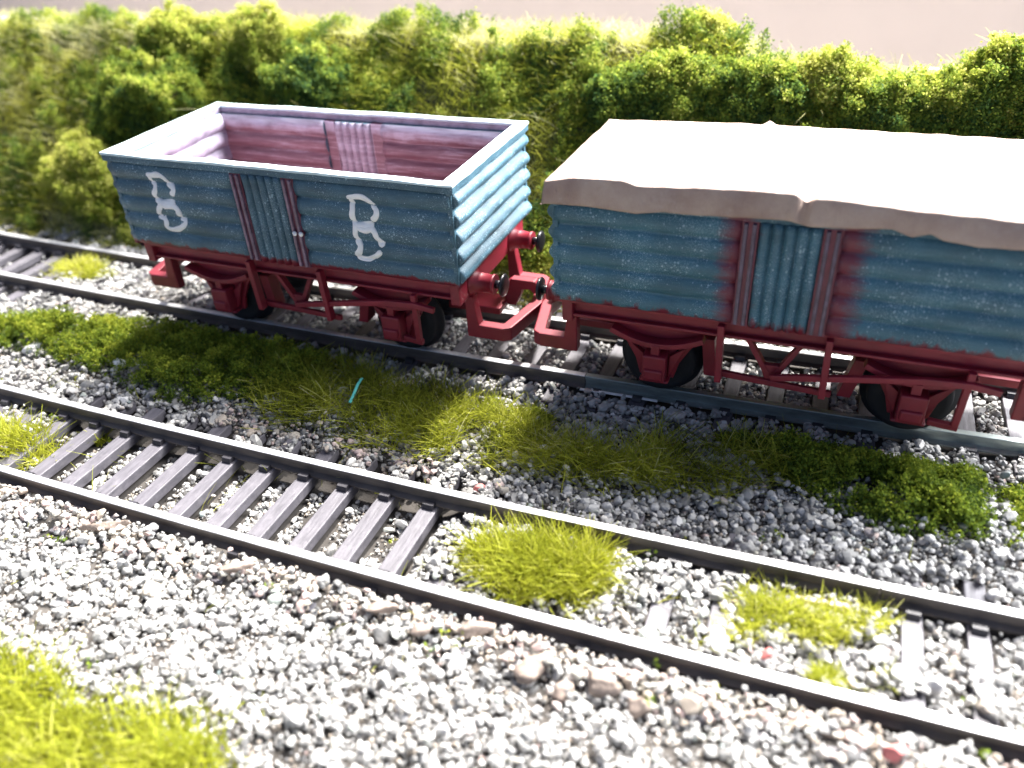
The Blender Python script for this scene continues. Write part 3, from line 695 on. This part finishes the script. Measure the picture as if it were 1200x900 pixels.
# ------------------------------------------------------------------ grass and foliage
def blades(P, H, width, tint, lean=.6, segs=3, dirn=None):
    n = len(P); az = rng.uniform(0, 2*PI, n); k = np.abs(rng.normal(lean, .35, n)); up = np.array([0, 0, 1.])
    d = np.stack([np.cos(az), np.sin(az), 0*az], 1) * k[:, None] + up; 
    if dirn is not None: d = d + dirn
    d /= np.linalg.norm(d, axis=1)[:, None]
    bend = np.stack([np.cos(az + rng.normal(0, .8, n)), np.sin(az + rng.normal(0, .8, n)), rng.normal(-.35, .3, n)], 1) * rng.uniform(.05, .5, n)[:, None]
    sd = np.cross(d, rng.normal(size=(n, 3))); sd /= np.linalg.norm(sd, axis=1)[:, None] + 1e-9
    V = np.zeros((n, (segs + 1) * 2, 3)); 
    for s in range(segs + 1):
        t = s / segs; c = P + (d * t + bend * t * t) * H[:, None]; wv = width[:, None] * (1 - .7 * t) / 2
        V[:, 2*s] = c - sd * wv; V[:, 2*s+1] = c + sd * wv
    f = np.array([[2*s, 2*s+1, 2*s+3, 2*s+2] for s in range(segs)])
    F = (f[None] + (np.arange(n) * (segs + 1) * 2)[:, None, None]).reshape(-1, 4)
    return V.reshape(-1, 3), F, np.repeat(tint, (segs + 1) * 2)
def leaves(C, cr, per, size, tint, spread=.12, up=0.):
    n = len(C) * per; c = np.repeat(C, per, 0) + rng.normal(size=(n, 3)) * np.repeat(cr, per)[:, None] * .55
    t = np.clip(np.repeat(tint, per) + rng.normal(0, spread, n), 0, 1); a = rng.normal(size=(n, 3)); a[:, 2] += up; a /= np.linalg.norm(a, axis=1)[:, None]
    u = np.cross(a, rng.normal(size=(n, 3))); u /= np.linalg.norm(u, axis=1)[:, None]; v = np.cross(a, u)
    s = size * rng.uniform(.55, 1.35, n)[:, None]; k = rng.uniform(.45, .9, n)[:, None]; lift = a * s * rng.uniform(-.35, .35, n)[:, None]
    V = np.stack([c - u * s, c - v * s * k + lift, c + u * s, c + v * s * k + lift], 1)
    F = np.arange(n * 4).reshape(n, 4)
    return V.reshape(-1, 3), F, np.repeat(t, 4)
def scatter(poly, n, soft=.25, gaps=0.):
    xs = [p[0] for p in poly]; ys = [p[1] for p in poly]; ox, oy = [], []; got = 0
    while got < n:
        x = rng.uniform(min(xs), max(xs), n); y = rng.uniform(min(ys), max(ys), n); k = inpoly(x, y, poly); x, y = x[k], y[k]
        d = polydist(x, y, poly) + .28 * vnoise(x, y, 2.2, 17) + .15 * vnoise(x, y, 5, 19); k = rng.random(len(x)) < np.clip(d / soft, 0, 1) * np.clip(1 - gaps * (.55 - 2.6 * vnoise(x, y, 1.5, 18)), .06, 1); ox.append(x[k]); oy.append(y[k]); got += k.sum()
    x = np.concatenate(ox)[:n]; y = np.concatenate(oy)[:n]; return x, y
def patch_grass(name, label, poly, n, mat, h=(.25, .5), tm=.55, kind=None, cat='grass tuft', wd=.018, lean=.7, group=None, soft=.25, lift=0., tv=.22, gaps=0.):
    x, y = scatter(poly, n, soft, gaps); z = ground_z(x, y) + lift + .12 * np.clip(polydist(x, y, poly) / .5, 0, 1)
    P = np.stack([x, y, z], 1); H = rng.uniform(*h, n); t = np.clip(tm + tv * vnoise(x, y, 1.3, 8) + rng.normal(0, .16, n), 0, 1)
    V, F, T = blades(P, H, rng.uniform(.7, 1.4, n) * wd, t, lean)
    return tag(np_mesh(name, V, F, M[mat], tint=T), label, cat, group, kind)
patch_grass('grass_tuft', 'bright yellow grass tuft in the middle between the rails of the empty track', G['patch_mid'], 3600, 'grass_bright', (.28, .6), .6)
patch_grass('grass_tuft', 'low flat grass tuft at the right between the rails of the empty track', G['patch_right'], 1700, 'grass', (.18, .38), .72)
patch_grass('grass_tuft', 'small grass tuft against the front rail at the right', G['patch_small'], 800, 'grass', (.15, .32), .6, soft=.1)
patch_grass('grass_tuft', 'grass tuft at the left end of the empty track', G['patch_left'], 900, 'grass_bright', (.2, .5), .62)
patch_grass('grass_tuft', 'tiny grass tuft between the first clear sleepers of the empty track', G['patch_left_small'], 150, 'grass_bright', (.15, .35), .6)
patch_grass('grass_tuft', 'large bright yellow grass tuft in the front gravel at the lower left', G['patch_front'], 5200, 'grass_bright', (.25, .55), .55, wd=.02, soft=.35)
patch_grass('grass_tuft', 'yellow grass tuft between the rails left of the open wagon', G['patch_wag'], 1500, 'grass_bright', (.2, .42), .66, wd=.022)
patch_grass('verge_grass', 'olive static grass in the shade between the two tracks', G['mid'], 10500, 'grass', (.15, .6), .50, 'stuff', 'grass', .016, .95, soft=.6, tv=.42, gaps=.6)
# sparse strands among the gravel
def strands():
    n = 900; x = rng.uniform(-4, 16, n); y = np.where(rng.random(n) < .5, rng.uniform(-10.5, -6.6, n), rng.uniform(-6.0, -3.4, n)); cl = vnoise(x, y, .8, 41) > .12
    x, y = x[cl], y[cl]; z = ground_z(x, y) + .05; P = np.stack([x, y, z], 1)
    return blades(P, rng.uniform(.15, .5, len(x)), np.full(len(x), .013), rng.uniform(.4, 1, len(x)), 1.1)
V, F, T = strands(); tag(np_mesh('loose_grass', V, F, M['grass'], tint=T), 'single dry grass strands scattered over the gravel', 'grass', kind='stuff')
# small green flecks of foam on the gravel
def flecks():
    n = 420; x = rng.uniform(-4, 16.5, n); y = rng.uniform(-10.5, -3.3, n); cl = vnoise(x, y, .7, 51) > .15; x, y = x[cl], y[cl]
    C = np.stack([x, y, ground_z(x, y) + .11], 1); return leaves(C, np.full(len(x), .07), 9, .03, rng.uniform(.3, .95, len(x)))
V, F, T = flecks(); tag(np_mesh('foam_scatter', V, F, M['moss'], tint=T), 'green foam flecks scattered over the gravel', 'scatter', kind='stuff')
def moss(name, label, poly, n, tm, hmax, lift=.0):
    x, y = scatter(poly, n, .6, .45); d = polydist(x, y, poly); h = hmax * np.clip(d / .6, 0, 1) ** .7 * (.35 + .9 * (vnoise(x, y, 2.1, 23) * .6 + .5)) * rng.uniform(.15, 1, n)
    C = np.stack([x, y, ground_z(x, y) + .05 + h], 1); t = np.clip(tm + .2 * vnoise(x, y, 1.3, 24) + .3 * (h / hmax - .5) + rng.normal(0, .10, n), 0, 1)
    V, F, T = leaves(C, rng.uniform(.05, .10, n), 34, .023, t, .13, .3)
    return tag(np_mesh(name, V, F, M['moss'], tint=T), label, 'moss clump')
moss('moss_clump', 'dark green moss clump along the grass strip below the open wagon', G['lush_left'], 2900, .62, .50)
moss('moss_clump', 'dark green moss clump at the right end of the grass strip', G['lush_right'], 1700, .56, .55)
moss('moss_clump', 'pale moss tuft at the right edge beside the dark clump', G['far_right'], 260, .72, .28)
moss('moss_clump', 'yellow moss cushion in the sunlit gap beneath the couplings', [(7.3,-1.75),(8.4,-1.7),(8.9,-2.1),(8.3,-2.5),(7.5,-2.3)], 260, .92, .2)

# the bank: grass all over it, then separate bushes
def bank_grass():
    n = 80000; x = rng.uniform(-15, 18, n); y = rng.uniform(1.7, 6.55, n); z = np.where(y < 1.98, -.34, bank_z(x, y)); P = np.stack([x, y, z], 1); k = in_view(P, 150) & ~((x > 10.3) & (x < 14.3) & (y > 5.75)); P = P[k]; n = len(P); x, y = P[:, 0], P[:, 1]
    H = rng.uniform(.14, .48, n) * np.where(y > 5.4, 1.15, 1.); t = np.clip(.58 + .34 * vnoise(x, y * 1.3, .6, 61) + .22 * vnoise(x, y, 2, 62) + rng.normal(0, .16, n) + .28 * np.clip((y - 4.9) / .8, 0, 1) + .27 * np.clip((-2.5 - x) / 2.5, 0, 1) + np.where(y < 2.3, .1, 0), 0, 1)  # sunlight along the bank top is put into the tint; left end paler too
    a = blades(P, H, rng.uniform(.010, .022, n), t, 1.05, dirn=np.array([0, -.45, .1]))
    # a few long pale fibres
    m_ = 170; x = rng.uniform(-12, 17, m_); y = rng.uniform(2.6, 5.0, m_); b = blades(np.stack([x, y, bank_z(x, y) + .15], 1), rng.uniform(.7, 1.5, m_), np.full(m_, .011), rng.uniform(.85, 1, m_), 1.2, 5)
    fb = b[1]
    return join([a, b])
V, F, T = bank_grass(); tag(np_mesh('bank_grass', V, F, M['grass'], tint=T), 'yellow green static grass covering the bank behind the wagons', 'grass', kind='stuff')
def foam(n, x0=-15, x1=18):      # clumped green foam low on the bank
    x = rng.uniform(x0, x1, n); y = rng.uniform(1.75, 6.2, n); k = vnoise(x, y, .7, 71) + .4 * vnoise(x, y, 2.2, 72) - .28 * np.exp(-((x - 4.6) / 2.2) ** 2) - .10 * np.clip((-7 - x) / 2, 0, 1) > -.16; x, y = x[k], y[k]
    k = ~((x > 10.3) & (x < 14.3) & (y > 5.7)); x, y = x[k], y[k]; z = np.where(y < 1.98, -.34, bank_z(x, y)); P = np.stack([x, y, z + np.clip(vnoise(x, y, 1.1, 77) + .45, .05, 1) * rng.uniform(.1, .75, len(x))], 1); k = in_view(P, 150); P = P[k]
    t = np.clip(.60 + .42 * vnoise(P[:, 0], P[:, 1], .9, 73) + rng.normal(0, .12, len(P)), 0, 1)
    return leaves(P, rng.uniform(.06, .14, len(P)), 26, .027, t, .13, .3)
V, F, T = foam(34000); tag(np_mesh('bank_foam', V, F, M['leaf'], tint=T), 'clumps of green foam spread among the grass of the bank', 'ground cover', kind='stuff')
def bush(label, x, y, z, r, rz, tone, n=520, top=.35):
    u = rng.normal(size=(n, 3)); u /= np.linalg.norm(u, axis=1)[:, None]; u[:, 1] = np.where(u[:, 1] > .35, -u[:, 1], u[:, 1])
    k = np.array([1 + .42 * mnoise.noise(Vector(v) * 1.9 + Vector((x, y, z))) + .22 * mnoise.noise(Vector(v) * 4.3 + Vector((z, x, y))) for v in u]); rad = k * rng.uniform(.62, 1.0, n) ** .6
    C = u * rad[:, None] * np.array([r, r * .72, rz]); 
    kn = np.array([mnoise.noise(Vector(c) * 1.9 + Vector((y, z, x))) for c in C])
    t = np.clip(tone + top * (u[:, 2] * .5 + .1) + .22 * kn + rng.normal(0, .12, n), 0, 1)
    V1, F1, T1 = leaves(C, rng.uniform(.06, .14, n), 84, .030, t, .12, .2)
    # stray stalks poking out
    q = 22; i = rng.integers(0, n, q); b = blades(C[i], rng.uniform(.2, .5, q), np.full(q, .015), np.clip(t[i] + .2, 0, 1), .7)
    # twiggy core
    bm = bmesh.new(); bmesh.ops.create_icosphere(bm, subdivisions=3, radius=1); cv = np.array([v.co for v in bm.verts]); cf = np.array([[v.index for v in f.verts] for f in bm.faces]); bm.free()
    cv = cv * np.array([1 + .42 * mnoise.noise(Vector(v) * 1.9 + Vector((x, y, z))) for v in cv])[:, None] * np.array([r, r * .72, rz]) * .62
    V, F, T = join([(V1, F1, T1), b])
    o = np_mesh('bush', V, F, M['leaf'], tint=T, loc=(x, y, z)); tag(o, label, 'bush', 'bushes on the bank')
    np_mesh('core', cv, cf, M['bank'], o, smooth=True)
    return o
BUSH = [
 ('tall bush with a yellow green peak above the left end of the open wagon', -4.07,5.32,3.70, 1.0,1.1, .60, 620),
 ('broad dark bush left of the open wagon', -4.41,4.21,2.45, 1.6,1.4, .36, 1200),
 ('low green bush near the foot of the bank at the far left', -5.73,2.95,.95, 1.4,1.2, .68, 900),
 ('bright bush on the bank top behind the left corner of the open wagon', -1.53,5.45,3.85, .9,.95, .64, 560),
 ('dark bush right behind the far rim of the open wagon', .25,4.82,3.15, 1.2,.86, .30, 700),
 ('dark bush behind the left corner of the tan sheet', 8.06,4.79,3.15, .9,.72, .30, 480),
 ('round green bush behind the left half of the tan sheet', 9.08,5.05,3.38, 1.0,.78, .44, 560),
 ('small pale bush peak standing above the board edge', 9.42,6.2,4.1, .55,.55, .76, 260),
 ('dark green bush behind the middle of the tan sheet', 10.73,5.04,3.28, 1.0,.8, .36, 560),
 ('yellow green bush just under the bare board edge', 12.06,5.31,3.48, .74,.66, .62, 360),
 ('low green bush behind the right half of the tan sheet', 13.14,5.01,3.14, .95,.68, .44, 460),
 ('green bush at the right, lower of the pair by the edge', 14.46,5.08,3.20, .8,.78, .42, 430),
 ('tall bush peak at the right end of the bank', 14.97,5.51,3.66, .62,.78, .58, 360),
 ('bush cut off by the right edge of the view', 15.95,5.25,3.40, .9,.88, .46, 420)]
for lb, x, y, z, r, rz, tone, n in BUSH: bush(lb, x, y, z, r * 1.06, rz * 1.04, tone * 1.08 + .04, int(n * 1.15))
print('tris', sum(len(o.data.polygons) for o in col.objects if o.type == 'MESH'))
